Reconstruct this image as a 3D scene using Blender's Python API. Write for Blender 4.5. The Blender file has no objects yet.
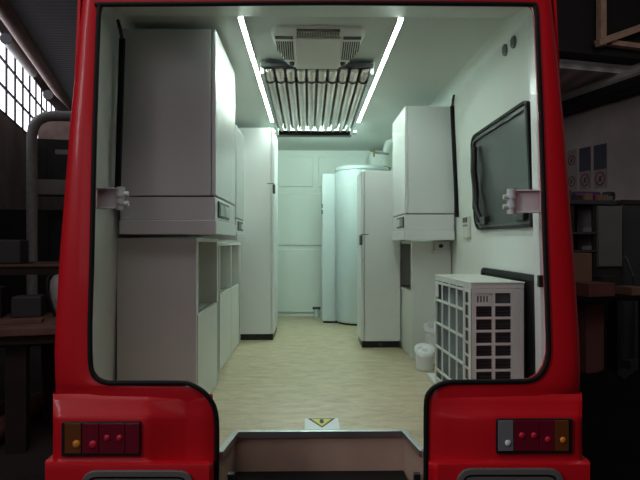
import bpy, bmesh, math, random
from mathutils import Vector, Matrix
random.seed(7)
S = bpy.context.scene
C = S.collection
PI = math.pi
H = 1.55                      # eye height above the workshop floor; shapes below are laid out from the eye
F = 600.0                     # focal length in pixels of a 640 wide frame
YAW = math.radians(1.05)
PITCH = math.radians(0.19)

# ------------------------------------------------------------------ camera, world, lights, exposure
cam = bpy.data.cameras.new('camera'); camo = bpy.data.objects.new('camera', cam); C.objects.link(camo)
cam.sensor_width = 36.0; cam.lens = F / 640 * 36.0; cam.clip_start = 0.05; cam.clip_end = 200
camo.location = (0, 0, H); camo.rotation_euler = (PI / 2 + PITCH, 0, -YAW)
S.camera = camo

S.view_settings.view_transform = 'Standard'; S.view_settings.look = 'None'
S.view_settings.gamma = 1.0; S.view_settings.exposure = 0.0; S.view_settings.use_curve_mapping = False

w = bpy.data.worlds.new('world'); S.world = w; w.use_nodes = True
bg = w.node_tree.nodes['Background']; bg.inputs[0].default_value = (0.85, 0.80, 0.85, 1); bg.inputs[1].default_value = 0.012

def area_light(name, loc, target, sx, sy, power, col):
    l = bpy.data.lights.new(name, 'AREA'); l.shape = 'RECTANGLE'; l.size = sx; l.size_y = sy; l.energy = power; l.color = col
    o = bpy.data.objects.new(name, l); C.objects.link(o); o.location = loc
    d = Vector(target) - Vector(loc); o.rotation_euler = d.to_track_quat('-Z', 'Y').to_euler(); return o
area_light('rear_fill', (-1.6, -5.5, 3.4), (0.0, 3.0, 1.4), 3.4, 2.6, 22, (1.0, 0.90, 0.95))  # added light behind the camera, standing in for an unseen gate
area_light('roof_daylight', (-0.8, 0.9, 5.4), (-0.4, 1.9, 1.2), 4.0, 1.8, 40, (1.0, 0.95, 0.97))
area_light('right_side_fill', (3.9, 3.4, 5.6), (4.2, 5.0, 1.5), 2.0, 2.0, 26, (1.0, 0.95, 0.92))  # added light to brighten the right of the workshop; no skylight there
area_light('side_daylight', (-4.3, -0.9, 4.3), (-0.6, 2.4, 1.4), 1.6, 2.2, 104, (0.95, 0.93, 1.0))
LED_STRENGTH = 57.0
PANE_STRENGTH = 2.2

# ------------------------------------------------------------------ helpers
def ray(px, py):
    d = Vector(((px - 320) / F, 1.0, (240 - py) / F))
    d = Matrix.Rotation(PITCH, 3, 'X') @ d
    return Matrix.Rotation(-YAW, 3, 'Z') @ d
def at(px, py, Y):
    d = ray(px, py); return d * (Y / d.y)
def atx(px, py, X):
    d = ray(px, py); return d * (X / d.x)
TH = math.radians(14.7)       # the workshop stands at an angle to the van
RW = Matrix.Rotation(TH, 3, 'Z')
def wf(p): return RW @ Vector(p)
def atu(px, py, u):           # point of the workshop plane u = const seen at a pixel, in workshop (u, v, z)
    d = RW.transposed() @ ray(px, py); return d * (u / d.x)
def atv(px, py, v):
    d = RW.transposed() @ ray(px, py); return d * (v / d.y)

class MB:
    def __init__(self, xf=None): self.bm = bmesh.new(); self.xf = xf
    def v(self, p):
        p = Vector(p)
        if self.xf: p = self.xf(p)
        return self.bm.verts.new((p.x, p.y, p.z))
    def face(self, vs):
        try: return self.bm.faces.new(vs)
        except ValueError: return None
    def hexa(self, p):         # 8 points: bottom 4 (ccw), top 4
        v = [self.v(q) for q in p]
        for f in ((3,2,1,0),(4,5,6,7),(0,1,5,4),(1,2,6,5),(2,3,7,6),(3,0,4,7)): self.face([v[i] for i in f])
        return self
    def box(self, x0, x1, y0, y1, z0, z1):
        x0, x1 = min(x0, x1), max(x0, x1); y0, y1 = min(y0, y1), max(y0, y1); z0, z1 = min(z0, z1), max(z0, z1)
        return self.hexa([(x0,y0,z0),(x1,y0,z0),(x1,y1,z0),(x0,y1,z0),(x0,y0,z1),(x1,y0,z1),(x1,y1,z1),(x0,y1,z1)])
    def prism(self, pts, axis, a, b):   # polygon in the two other axes, extruded along axis from a to b
        def mk(p, t):
            return {'x': (t, p[0], p[1]), 'y': (p[0], t, p[1]), 'z': (p[0], p[1], t)}[axis]
        A = [self.v(mk(p, a)) for p in pts]; B = [self.v(mk(p, b)) for p in pts]; n = len(pts)
        self.face(A[::-1]); self.face(B)
        for i in range(n): self.face([A[i], A[(i+1)%n], B[(i+1)%n], B[i]])
        return self
    def tube(self, pts, r, n=10, closed=False, cap=True):
        pts = [Vector(p) for p in pts]; rings = []; N = len(pts); up = None
        for i, p in enumerate(pts):
            if closed: t = pts[(i+1)%N] - pts[i-1]
            else: t = pts[min(i+1, N-1)] - pts[max(i-1, 0)]
            t.normalize()
            if up is None: up = Vector((0,0,1)) if abs(t.z) < .9 else Vector((1,0,0))
            a = (up - t * up.dot(t))
            if a.length < 1e-5: a = t.orthogonal()
            a.normalize(); up = a; b = t.cross(a)
            rr = r[i] if isinstance(r, (list, tuple)) else r
            rings.append([self.v(p + (a * math.cos(2*PI*k/n) + b * math.sin(2*PI*k/n)) * rr) for k in range(n)])
        for i in range(N if closed else N - 1):
            A, B = rings[i], rings[(i+1) % N]
            for k in range(n): self.face([A[k], A[(k+1)%n], B[(k+1)%n], B[k]])
        if cap and not closed: self.face(rings[0][::-1]); self.face(rings[-1])
        return self
    def cyl(self, p0, p1, r0, r1=None, n=20):
        return self.tube([p0, p1], [r0, r0 if r1 is None else r1], n)
    def lathe(self, prof, cx, cy, n=32):   # prof: list of (r, z)
        rings = []
        for r, z in prof:
            if r < 1e-6: rings.append([self.v((cx, cy, z))])
            else: rings.append([self.v((cx + r*math.cos(2*PI*k/n), cy + r*math.sin(2*PI*k/n), z)) for k in range(n)])
        for A, B in zip(rings, rings[1:]):
            for k in range(n):
                q = [A[k % len(A)], A[(k+1) % len(A)], B[(k+1) % len(B)], B[k % len(B)]]
                u = []
                for x in q:
                    if x not in u: u.append(x)
                if len(u) > 2: self.face(u)
        return self
    def dome(self, c, r, d, n=16, m=5):       # low dome facing -Y
        c = Vector(c); rings = []
        for j in range(m):
            a = j / m * PI / 2
            rings.append([self.v(c + Vector((math.cos(2*PI*k/n)*r*math.cos(a), -d*math.sin(a), math.sin(2*PI*k/n)*r*math.cos(a)))) for k in range(n)])
        top = self.v(c + Vector((0, -d, 0)))
        for A, B in zip(rings, rings[1:]):
            for k in range(n): self.face([A[k], A[(k+1)%n], B[(k+1)%n], B[k]])
        for k in range(n): self.face([rings[-1][k], rings[-1][(k+1)%n], top])
        self.face(rings[0][::-1]); return self
    def ring(self, outer, inner, d):           # two matching loops -> flat ring, extruded by vector d
        d = Vector(d); n = len(outer)
        a = [self.v(p) for p in outer]; b = [self.v(p) for p in inner]
        c = [self.v(Vector(p) + d) for p in outer]; e = [self.v(Vector(p) + d) for p in inner]
        for i in range(n):
            j = (i + 1) % n
            self.face([a[i], a[j], b[j], b[i]]); self.face([c[j], c[i], e[i], e[j]])
            self.face([a[j], a[i], c[i], c[j]]); self.face([b[i], b[j], e[j], e[i]])
        return self
    def plate(self, loop, d):
        d = Vector(d); a = [self.v(p) for p in loop]; b = [self.v(Vector(p) + d) for p in loop]; n = len(a)
        self.face(a); self.face(b[::-1])
        for i in range(n): self.face([a[i], b[i], b[(i+1)%n], a[(i+1)%n]])
        return self
    def build(self, name, m, parent=None, bevel=0, seg=2, sharp=35):
        root = parent
        while root is not None and root.parent is not None: root = root.parent
        off = Vector(root.location) if root is not None else Vector((0, 0, 0))
        bmesh.ops.recalc_face_normals(self.bm, faces=self.bm.faces[:])
        if parent is None:      # a thing or structure that is one mesh: origin at the base
            vs = [v.co for v in self.bm.verts]
            o_ = Vector(((min(v.x for v in vs)+max(v.x for v in vs))/2, (min(v.y for v in vs)+max(v.y for v in vs))/2, min(v.z for v in vs))) + Vector((0,0,H))
        else: o_ = off
        for v in self.bm.verts: v.co = v.co + Vector((0,0,H)) - o_
        me = bpy.data.meshes.new(name); self.bm.to_mesh(me); self.bm.free()
        me.polygons.foreach_set('use_smooth', [True]*len(me.polygons)); me.set_sharp_from_angle(angle=math.radians(sharp))
        me.materials.append(m)
        o = bpy.data.objects.new(name, me); C.objects.link(o)
        if parent is None: o.location = o_
        else: o.parent = parent
        if bevel:
            b = o.modifiers.new('bevel', 'BEVEL'); b.width = bevel; b.segments = seg; b.limit_method = 'ANGLE'; b.angle_limit = math.radians(40); b.harden_normals = True
        return o
def tag(o, label, cat, group=None):
    o['label'] = label; o['category'] = cat
    if group: o['group'] = group
    return o
def thing(name, label, cat, loc, group=None):
    o = bpy.data.objects.new(name, None); C.objects.link(o); o.empty_display_size = .1
    o.location = (loc[0], loc[1], loc[2] + H); return tag(o, label, cat, group)
def struct(o): o['kind'] = 'structure'; return o
def B(x0, x1, y0, y1, z0, z1): return MB().box(x0, x1, y0, y1, z0, z1)
def U(u0, u1, v0, v1, z0, z1): return MB(wf).box(u0, u1, v0, v1, z0, z1)

# ------------------------------------------------------------------ materials
def mat(name, col, rough=.5, metal=0, coat=0, var=.06, scale=6, bump=0, bscale=60, coatr=.05, spec=.5):
    m = bpy.data.materials.new(name); m.use_nodes = True; nt = m.node_tree; p = nt.nodes['Principled BSDF']
    p.inputs['Roughness'].default_value = rough; p.inputs['Metallic'].default_value = metal
    p.inputs['Coat Weight'].default_value = coat; p.inputs['Coat Roughness'].default_value = coatr
    p.inputs['Specular IOR Level'].default_value = spec
    tc = nt.nodes.new('ShaderNodeTexCoord'); nz = nt.nodes.new('ShaderNodeTexNoise'); nz.inputs['Scale'].default_value = scale; nz.inputs['Detail'].default_value = 4
    nt.links.new(tc.outputs['Object'], nz.inputs['Vector'])
    r = nt.nodes.new('ShaderNodeValToRGB'); r.color_ramp.elements[0].position = .3; r.color_ramp.elements[1].position = .7
    lo = [c * (1 - var) for c in col]; hi = [min(1, c * (1 + var)) for c in col]
    r.color_ramp.elements[0].color = (*lo, 1); r.color_ramp.elements[1].color = (*hi, 1)
    nt.links.new(nz.outputs['Fac'], r.inputs['Fac']); nt.links.new(r.outputs['Color'], p.inputs['Base Color'])
    if bump:
        n2 = nt.nodes.new('ShaderNodeTexNoise'); n2.inputs['Scale'].default_value = bscale; nt.links.new(tc.outputs['Object'], n2.inputs['Vector'])
        b = nt.nodes.new('ShaderNodeBump'); b.inputs['Strength'].default_value = bump; b.inputs['Distance'].default_value = .01
        nt.links.new(n2.outputs['Fac'], b.inputs['Height']); nt.links.new(b.outputs['Normal'], p.inputs['Normal'])
    return m
def emit(name, col, s):
    m = bpy.data.materials.new(name); m.use_nodes = True; p = m.node_tree.nodes['Principled BSDF']
    p.inputs['Base Color'].default_value = (.8,.8,.8,1); p.inputs['Emission Color'].default_value = (*col, 1); p.inputs['Emission Strength'].default_value = s
    return m
def stripes(name, c0, c1, scale, axis, rough=.7):   # ribbed sheet
    m = bpy.data.materials.new(name); m.use_nodes = True; nt = m.node_tree; p = nt.nodes['Principled BSDF']; p.inputs['Roughness'].default_value = rough
    tc = nt.nodes.new('ShaderNodeTexCoord'); wv = nt.nodes.new('ShaderNodeTexWave'); wv.bands_direction = axis; wv.inputs['Scale'].default_value = scale; wv.inputs['Distortion'].default_value = .4
    nt.links.new(tc.outputs['Object'], wv.inputs['Vector'])
    r = nt.nodes.new('ShaderNodeValToRGB'); r.color_ramp.elements[0].color = (*c0,1); r.color_ramp.elements[1].color = (*c1,1)
    nt.links.new(wv.outputs['Fac'], r.inputs['Fac']); nt.links.new(r.outputs['Color'], p.inputs['Base Color'])
    b = nt.nodes.new('ShaderNodeBump'); b.inputs['Strength'].default_value = .6; b.inputs['Distance'].default_value = .02
    nt.links.new(wv.outputs['Fac'], b.inputs['Height']); nt.links.new(b.outputs['Normal'], p.inputs['Normal'])
    return m

M = {}
M['red'] = mat('red_paint', (.62, .006, .014), .42, coat=.18, var=.03, scale=3, coatr=.10, spec=.3)
M['rubber'] = mat('black_rubber', (.006, .006, .007), .65, spec=.25)
M['wall'] = mat('white_wall_panel', (.74, .78, .74), .65, var=.02, scale=2, spec=.25)
M['ceil'] = mat('white_ceiling_panel', (.62, .66, .62), .5, var=.02, scale=2)
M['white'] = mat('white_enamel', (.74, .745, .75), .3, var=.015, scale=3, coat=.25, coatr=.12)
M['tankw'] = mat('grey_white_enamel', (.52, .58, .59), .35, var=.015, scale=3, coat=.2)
M['acw'] = mat('white_plastic', (.84, .86, .84), .45, var=.01)
M['white2'] = mat('white_melamine', (.70, .71, .69), .42, var=.015, scale=3)
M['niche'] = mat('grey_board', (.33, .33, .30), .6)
M['cream'] = mat('off_white_plastic', (.62, .64, .60), .45, var=.03)
M['gplast'] = mat('light_grey_plastic', (.62, .68, .68), .45)
M['mgrey'] = mat('mid_grey_plastic', (.20, .21, .215), .45)
M['dgrey'] = mat('dark_grey_plastic', (.05, .052, .055), .45)
M['black'] = mat('black_plastic', (.010, .010, .011), .4)
M['screen'] = mat('grey_screen', (.16, .19, .18), .15)
M['alu'] = mat('brushed_aluminium', (.55, .56, .57), .38, metal=1)
M['steel'] = mat('grey_steel', (.30, .30, .30), .45, metal=1)
M['chrome'] = mat('tube_glass_mirror', (.80, .72, .69), .22, metal=.75, var=.08, scale=9)
M['brass'] = mat('brass', (.30, .20, .09), .45, metal=.8)
M['coil'] = stripes('coil_fins', (.05, .065, .075), (.16, .19, .21), 90, 'Z', .5)
M['amber'] = mat('amber_lens', (.16, .045, .008), .2, coat=.4)
M['amber_b'] = mat('amber_reflector', (.75, .26, .04), .3)
M['redlens'] = mat('red_lens', (.17, .004, .020), .2, coat=.4)
M['red_b'] = mat('red_reflector', (.62, .012, .04), .45)
M['clear'] = mat('clear_lens', (.20, .20, .21), .2, coat=.4)
M['clear_b'] = mat('clear_reflector', (.80, .80, .82), .3)
M['trim'] = mat('grey_bumper_trim', (.15, .145, .135), .4)
M['yellow'] = mat('yellow_sign', (.62, .60, .03), .5)
M['paper'] = mat('white_sticker', (.72, .76, .78), .5)
M['ink'] = mat('black_ink', (.02, .02, .015), .6)
M['wood'] = mat('worn_wood', (.21, .105, .075), .65, var=.25, scale=7, bump=.2)
M['wood2'] = mat('pale_timber', (.50, .34, .24), .7, var=.2, scale=8)
M['dwood'] = mat('dark_timber', (.035, .022, .018), .75, var=.25)
M['card'] = mat('brown_cardboard', (.20, .11, .075), .8, var=.1)
M['redcard'] = mat('reddish_cardboard', (.14, .05, .04), .8, var=.1)
M['concrete'] = mat('stained_concrete', (.042, .035, .032), .9, var=.35, scale=1.5, bump=.2)
M['plaster'] = mat('dirty_plaster', (.36, .325, .30), .9, var=.2, scale=1.2, bump=.2, bscale=20)
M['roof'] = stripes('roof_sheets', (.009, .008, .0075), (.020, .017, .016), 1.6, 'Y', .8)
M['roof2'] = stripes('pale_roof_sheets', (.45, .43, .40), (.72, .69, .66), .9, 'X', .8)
M['beam'] = mat('black_steel_beam', (.012, .011, .011), .7)
M['pipe'] = mat('brown_painted_pipe', (.52, .37, .31), .55, var=.15)
M['duct'] = mat('galvanised_duct', (.46, .46, .44), .5, var=.15, scale=12)
M['dark'] = mat('dark_metal_cabinet', (.022, .019, .018), .6, var=.2)
M['dbench'] = mat('black_bench', (.008, .008, .008), .9, spec=.1)
M['greypan'] = mat('pale_grey_door', (.15, .155, .15), .5)
M['purple'] = mat('purple_cloth', (.10, .03, .12), .9)
M['navy'] = mat('navy_poster', (.020, .022, .045), .6)
M['posterw'] = mat('poster_paper', (.24, .215, .205), .7)
M['posterr'] = mat('poster_red', (.20, .05, .05), .7)
M['led'] = emit('led_diffuser', (.80, 1.0, .88), LED_STRENGTH)
M['front_fill'] = emit('front_fill_glow', (.72, 1.0, .88), LED_STRENGTH * 4.6)  # glow of the added crosswise strip, stronger than the two long strips
M['pane'] = emit('bright_workshop_pane', (.92, .90, 1.0), PANE_STRENGTH)
M['tarp'] = mat('black_tarpaulin', (.006, .006, .006), .95, bump=.5, bscale=8, spec=.1)

def vinyl():
    m = bpy.data.materials.new('beige_vinyl_floor'); m.use_nodes = True; nt = m.node_tree; p = nt.nodes['Principled BSDF']
    p.inputs['Roughness'].default_value = .42
    tc = nt.nodes.new('ShaderNodeTexCoord'); mp = nt.nodes.new('ShaderNodeMapping'); mp.inputs['Scale'].default_value = (5, 11, 5)
    a = nt.nodes.new('ShaderNodeTexNoise'); a.inputs['Scale'].default_value = 1.6; a.inputs['Detail'].default_value = 7; a.inputs['Roughness'].default_value = .7; a.inputs['Distortion'].default_value = .6
    nt.links.new(tc.outputs['Object'], mp.inputs['Vector']); nt.links.new(mp.outputs['Vector'], a.inputs['Vector'])
    r = nt.nodes.new('ShaderNodeValToRGB'); e = r.color_ramp.elements
    e[0].position = .32; e[0].color = (.37, .29, .175, 1); e[1].position = .68; e[1].color = (.58, .50, .35, 1)
    nt.links.new(a.outputs['Fac'], r.inputs['Fac']); nt.links.new(r.outputs['Color'], p.inputs['Base Color'])
    return m
M['vinyl'] = vinyl()
M['riser'] = mat('red_bounce_step_lining', (.50, .35, .26), .6, var=.12, scale=5)  # vinyl redder here: light bounced off the red body, painted into the colour
def glass(name, col, rough, alpha):
    m = bpy.data.materials.new(name); m.use_nodes = True; nt = m.node_tree; p = nt.nodes['Principled BSDF']
    p.inputs['Base Color'].default_value = (*col, 1); p.inputs['Roughness'].default_value = rough; p.inputs['Alpha'].default_value = alpha
    return m
M['tint'] = glass('tinted_window', (.030, .034, .033), .28, .95)

# ------------------------------------------------------------------ van interior shell
FZ, CZ = -.85, 1.05           # van floor and ceiling
YB = 6.89                     # front bulkhead
def wl(z): return -.955 + .055 * (z - FZ) / 1.9
def wr(z): return 1.07 - .085 * (z - FZ) / 1.9
fl = MB()
outl = [(wl(FZ), 2.42), (-.36, 2.42), (-.325, 2.69), (.425, 2.69), (.46, 2.42), (wr(FZ), 2.42), (wr(FZ), YB), (wl(FZ), YB)]
fl.prism(outl, 'z', FZ - .03, FZ)
floor = struct(fl.build('floor', M['vinyl']))
m = MB(); m.prism([(-.325, 2.69), (.425, 2.69), (.425, 2.715), (-.325, 2.715)], 'z', -1.06, FZ - .031)
m.prism([(-.36, 2.42), (-.325, 2.69), (-.35, 2.69), (-.385, 2.42)], 'z', -1.06, FZ - .031)
m.prism([(.46, 2.42), (.425, 2.69), (.45, 2.69), (.485, 2.42)], 'z', -1.06, FZ - .031)
m.box(-.9, -.386, 2.42, 2.45, -1.06, FZ - .031); m.box(.486, 1.0, 2.42, 2.45, -1.06, FZ - .031)
m.build('step_riser', M['riser'], floor)
m = MB()
for a, b in (((-.325, 2.69), (.425, 2.69)), ((-.36, 2.425), (-.325, 2.69)), ((.46, 2.425), (.425, 2.69)), ((-.9, 2.425), (-.36, 2.425)), ((.46, 2.425), (1.0, 2.425))):
    d = Vector((b[0]-a[0], b[1]-a[1])); n = Vector((-d.y, d.x)).normalized() * .013
    m.prism([(a[0]-n.x, a[1]-n.y), (b[0]-n.x, b[1]-n.y), (b[0]+n.x, b[1]+n.y), (a[0]+n.x, a[1]+n.y)], 'z', FZ - .02, FZ + .005)
m.build('edge_trim', M['alu'], floor)
B(-.324, .424, 2.36, 2.688, -1.10, -1.025).build('step_tread', M['rubber'], floor)
for px in (231, 417):
    p = at(px, 477, 2.41); B(p.x - .012, p.x + .012, 2.395, 2.425, p.z - .03, p.z + .015).build('step_catch', M['black'], floor)

ws = MB()
R = .06
def wallprof(side):
    f = wl if side < 0 else wr
    pts = [(f(FZ), FZ), (f(CZ - R), CZ - R)]
    for k in range(1, 7):
        a = k / 6 * PI / 2
        pts.append((f(CZ - R) - side * R * (1 - math.cos(a)), CZ - R + R * math.sin(a)))
    return pts
for side, nm in ((-1, 'wall_left'), (1, 'wall_right')):
    pr = wallprof(side); out = [(x + side * .02, z + (.02 if i > 1 else 0)) for i, (x, z) in enumerate(pr)]
    MB().prism(pr + out[::-1], 'y', 2.52, YB).build(nm, M['wall']); struct(bpy.data.objects[nm])
struct(B(wl(CZ-R) + R, wr(CZ-R) - R, 2.52, YB, CZ, CZ + .03).build('ceiling', M['ceil']))
wb = struct(B(-.97, 1.085, YB, YB + .04, FZ, CZ).build('wall_front', M['wall']))
def pz(py): return at(320, py, YB).z
def pxx(px): return at(px, 240, YB).x
for x0, x1, y0, y1 in ((262, 313, 157, 187), (318, 367, 157, 187), (262, 367, 193, 245.5), (262, 367, 249, 312)):
    B(pxx(x0), pxx(x1), YB - .018, YB, pz(y1), pz(y0)).build('bulkhead_panel', M['wall'], wb, .008)
hd = MB(); hd.prism([(2.47, .975), (2.72, 1.022), (2.72, 1.06), (2.47, 1.06)], 'x', -.835, .905)
struct(hd.build('trim_1', M['ceil']))
# pillar facing on the right, beside the opening
m = MB(); pts = []
for px, py in ((527, -10), (529, 60), (531.5, 150), (533.5, 250), (535, 320), (536, 400)): pts.append(at(px, py, 2.67))
A = [(p.x, 2.60, p.z) for p in pts]; 
lo = [m.v((p.x, 2.60, p.z)) for p in pts]; lo2 = [m.v((wr(p.z) + .01, 2.60, p.z)) for p in pts]
hi = [m.v((p.x, 2.67, p.z)) for p in pts]; hi2 = [m.v((wr(p.z) + .01, 2.67, p.z)) for p in pts]
for i in range(len(pts) - 1):
    for a, b in ((lo, lo2), (lo2, hi2), (hi2, hi), (hi, lo)): m.face([a[i], b[i], b[i+1], a[i+1]])
m.face([lo[0], lo2[0], hi2[0], hi[0]]); m.face([lo[-1], lo2[-1], hi2[-1], hi[-1]])
tr = struct(m.build('trim_2', M['white']))
p = at(539.5, 281, 2.60); B(p.x - .012, p.x + .012, 2.575, 2.60, p.z - .026, p.z + .026).build('latch', M['black'], tr, .004)
# boxed column in the far corner
struct(B(.68, 1.0, 6.62, YB - .013, FZ, .99).build('trim_3', M['wall'], None, .02))

# side window
win = bpy.data.objects.new('window_1', None); C.objects.link(win); win['kind'] = 'structure'; win.location = (1.0, 3.2, .05 + H)
def rounded(pts, r, n=5):      # rounded polygon (2D)
    out = []; N = len(pts)
    for i in range(N):
        p = Vector(pts[i]); a = (Vector(pts[i-1]) - p); b = (Vector(pts[(i+1) % N]) - p)
        rr = min(r[i] if isinstance(r, (list, tuple)) else r, a.length * .45, b.length * .45); s = p + a.normalized() * rr; e = p + b.normalized() * rr
        for k in range(n + 1):
            t = k / n; out.append(s * (1-t)**2 + p * 2*t*(1-t) + e * t*t)
    return out
def inset(pts, d):
    N = len(pts); out = []; c = sum((Vector(p) for p in pts), Vector((0, 0))) / N
    for i in range(N):
        t = (Vector(pts[(i+1) % N]) - Vector(pts[i-1])).normalized(); n = Vector((-t.y, t.x))
        if n.dot(c - Vector(pts[i])) < 0: n = -n
        out.append(Vector(pts[i]) + n * d)
    return out
def onwall(q, off): return (wr(q[1]) - off, q[0], q[1])
W0 = rounded([(3.645, .072), (2.690, .068), (2.690, .648), (3.645, .640)], [.11, .05, .05, .10], 6)
W1 = inset(W0, .015); W2 = inset(W0, .026); W3 = inset(W0, .040)
MB().ring([onwall(q, .0) for q in W0], [onwall(q, .0) for q in W1], (-.022, 0, 0)).build('window_frame', M['rubber'], win)
MB().ring([onwall(q, .0) for q in W1], [onwall(q, .0) for q in W2], (-.012, 0, 0)).build('inner_frame', M['mgrey'], win)
MB().ring([onwall(q, .0) for q in W2], [onwall(q, .0) for q in W3], (-.02, 0, 0)).build('sash', M['dgrey'], win)
MB().plate([onwall(q, .004) for q in W3], (-.004, 0, 0)).build('pane', M['tint'], win)
m = MB(); m.tube([(wr(.55) - .03, 3.54, .56), (wr(.4) - .045, 3.515, .42), (wr(.3) - .03, 3.54, .30), (wr(.2) - .045, 3.51, .2), (wr(.1) - .03, 3.47, .125)], .019, 8)
m.build('window_stay', M['black'], win)
for y in (3.36, 2.75): B(wr(.12) - .04, wr(.12), y, y + .10, .10, .145).build('window_catch', M['black'], win, .006)
# lower dark hatch behind the outdoor unit
ht = bpy.data.objects.new('window_2', None); C.objects.link(ht); ht['kind'] = 'structure'; ht.location = (1.0, 3.1, FZ + H)
h0 = rounded([(3.56, -.83), (2.68, -.83), (2.68, -.150), (3.56, -.150)], .06, 5); h1 = inset(h0, .035)
MB().ring([onwall(q, 0) for q in h0], [onwall(q, 0) for q in h1], (-.02, 0, 0)).build('hatch_frame', M['rubber'], ht, .006)
MB().plate([onwall(q, .004) for q in h1], (-.006, 0, 0)).build('hatch_panel', M['black'], ht)

# ------------------------------------------------------------------ van body
van = thing('van', 'red van with its rear doors removed and a white fitted interior, parked in the workshop', 'van', (.03, 4.6, -H))
Rin = [(214,570),(214.5,480),(215,430),(213,410),(208,400),(201,392.5),(191,387),(180,385),(120,385),(106,384.5),(97,381),(91,374),(88.5,362),(88,330),(88.7,300),(90,255),(92.6,135),(96,30),(97.5,8),(99,4),(103,2.5),(200,2),(320,2),(440,2.5),(528,3.5),(534,5),(537,10),(538.5,40),(542,120),(546.5,255),(549.5,340),(549,356),(546,367),(540,376),(531,381),(518,382.5),(462,383),(448,383.5),(438,386.5),(431,392),(427.5,401),(427,430),(427,480),(427.5,570)]
Rout = [(55,570),(55,480),(55,430),(55,412),(55,402),(55,396),(55,392),(55,389),(55,384),(55,378),(55,370),(54.8,362),(54.7,352),(55.5,330),(57.3,300),(60,255),(70.5,125),(80.5,25),(83,0),(86,-30),(92,-60),(200,-66),(320,-66),(440,-66),(540,-60),(547,-30),(551,0),(554,30),(563.5,125),(573.5,255),(579,340),(579.5,356),(580,367),(580,376),(580,383),(580,388),(580,392),(580,396),(580,400),(580,404),(580,412),(580,430),(580,480),(580,570)]
def yp(py): t = max(0, min(1, (390 - py) / 400)); return 2.33 + .12 * t
m = MB(); rows = []
for (ix, iy), (ox, oy) in zip(Rin, Rout):
    A = at(ix, iy, yp(iy)); Bp = at(ox, oy, yp(oy) + .04); yA, yB = yp(iy), yp(oy)
    prof = [(.06, .06), (.03, .02), (0, .005), (.008, 0), (.06, -.002), (.40, -.004), (.66, -.001), (.80, .006), (.91, .017), (.975, .030), (1, .045), (1.0, .12)]
    rows.append([m.v((A.x + (Bp.x - A.x) * f, yA + (yB - yA) * f + y, A.z + (Bp.z - A.z) * f)) for f, y in prof])
for a, b in zip(rows, rows[1:]):
    for k in range(len(a) - 1): m.face([a[k], a[k+1], b[k+1], b[k]])
# lower corner modules that carry the lamps
def module(px_cols, side):
    rws = [(394, -.004), (399, .010), (402, .018), (411, .026), (414.5, .040), (420, .046), (438, .047), (457, .047), (460.5, .049), (462.5, .056), (464.5, .066), (470, .071), (500, .072), (570, .072)]
    grid = []
    for py, d in rws:
        row = []
        for (pu, pl, fu) in px_cols:
            low = py > 461; px = pl if low else pu; f = (1 if fu > .13 else .6) if low else fu
            row.append(at(px, py, 2.33 - (d * f if d > 0 else d)))
        o = row[0]; row.insert(0, Vector((o.x, o.y + .022, o.z)) + Vector((side * .006, 0, 0))); row.insert(0, Vector((o.x + side * .008, o.y + .14, o.z)))
        grid.append([m.v(p) for p in row])
    for a, b in zip(grid, grid[1:]):
        for k in range(len(a) - 1): m.face([a[k], a[k+1], b[k+1], b[k]])
module([(53, 45, .8), (56, 48, .95), (60, 55, 1), (62, 62, 1), (141, 141, 1), (147, 147, 1), (152, 152, .84), (184, 184, .16), (188, 186, .14), (200, 201, .20), (207, 209, .15), (213, 213.5, 0)], -1)
module([(582, 590, .8), (579, 587, .95), (576, 581, 1), (571, 571, 1), (496, 496, 1), (482, 482, .92), (462, 462, .62), (447, 447, .40), (438, 438, .30), (432, 433, .12), (428.5, 428.5, 0)], 1)
body = m.build('rear_body', M['red'], van, sharp=50)
# seal round the opening
sp = []
for i, (ix, iy) in enumerate(Rin):
    a_ = Rin[max(i-1, 0)]; b_ = Rin[min(i+1, len(Rin)-1)]; t_ = Vector((b_[0]-a_[0], b_[1]-a_[1])).normalized()
    k_ = 2.0 if ix < 320 else 1.0
    sp.append(at(ix - t_.y * k_, iy + t_.x * k_, yp(iy) - .004))
c = Vector((at(320, 200, 2.4).x, 2.4, 0))
cr = [sp[0]]
def smooth(pts, n=4):
    out = []
    for i in range(len(pts) - 1):
        p0 = pts[max(i-1, 0)]; p1 = pts[i]; p2 = pts[i+1]; p3 = pts[min(i+2, len(pts)-1)]
        for k in range(n):
            t = k / n
            out.append(.5 * ((2*p1) + (p2-p0)*t + (2*p0-5*p1+4*p2-p3)*t*t + (3*p1-p0-3*p2+p3)*t**3))
    out.append(pts[-1]); return out
sp2 = smooth([Vector(p) for p in sp], 3)
MB().tube(sp2, .0098, 10).build('door_seal', M['rubber'], van)
# flanks and roof of the body
def skin(side, x_lo, x_hi, nm):
    a = MB(); pr = [(x_lo, -1.25), (x_lo + side*.01, -.5), (x_hi + (x_lo-x_hi)*.35, .4), (x_hi, 1.02), (x_hi - side*.09, 1.13), (x_hi - side*.25, 1.17)]
    out = [(x - side*.012, z) for x, z in pr]
    a.prism(pr + out[::-1], 'y', 2.46, 6.96); return a.build(nm, M['red'], van, sharp=60)
skin(-1, -1.005, -.942, 'side_panel'); skin(1, 1.105, 1.022, 'side_panel')
B(-.70, .76, 2.46, 6.96, 1.15, 1.17).build('roof_panel', M['red'], van)
B(-1.0, 1.08, 6.94, 6.99, -1.2, 1.16).build('cab_partition', M['red'], van)
cabm = MB(); cabm.prism([(7.0, -1.2), (8.4, -1.2), (8.4, -.25), (7.9, -.1), (7.4, .85), (7.0, .95)], 'x', -.98, 1.06)
cabm.build('cab', M['red'], van, .06)
B(-.5, .6, 2.72, 7.0, -1.22, -1.07).build('underframe', M['black'], van)
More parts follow.
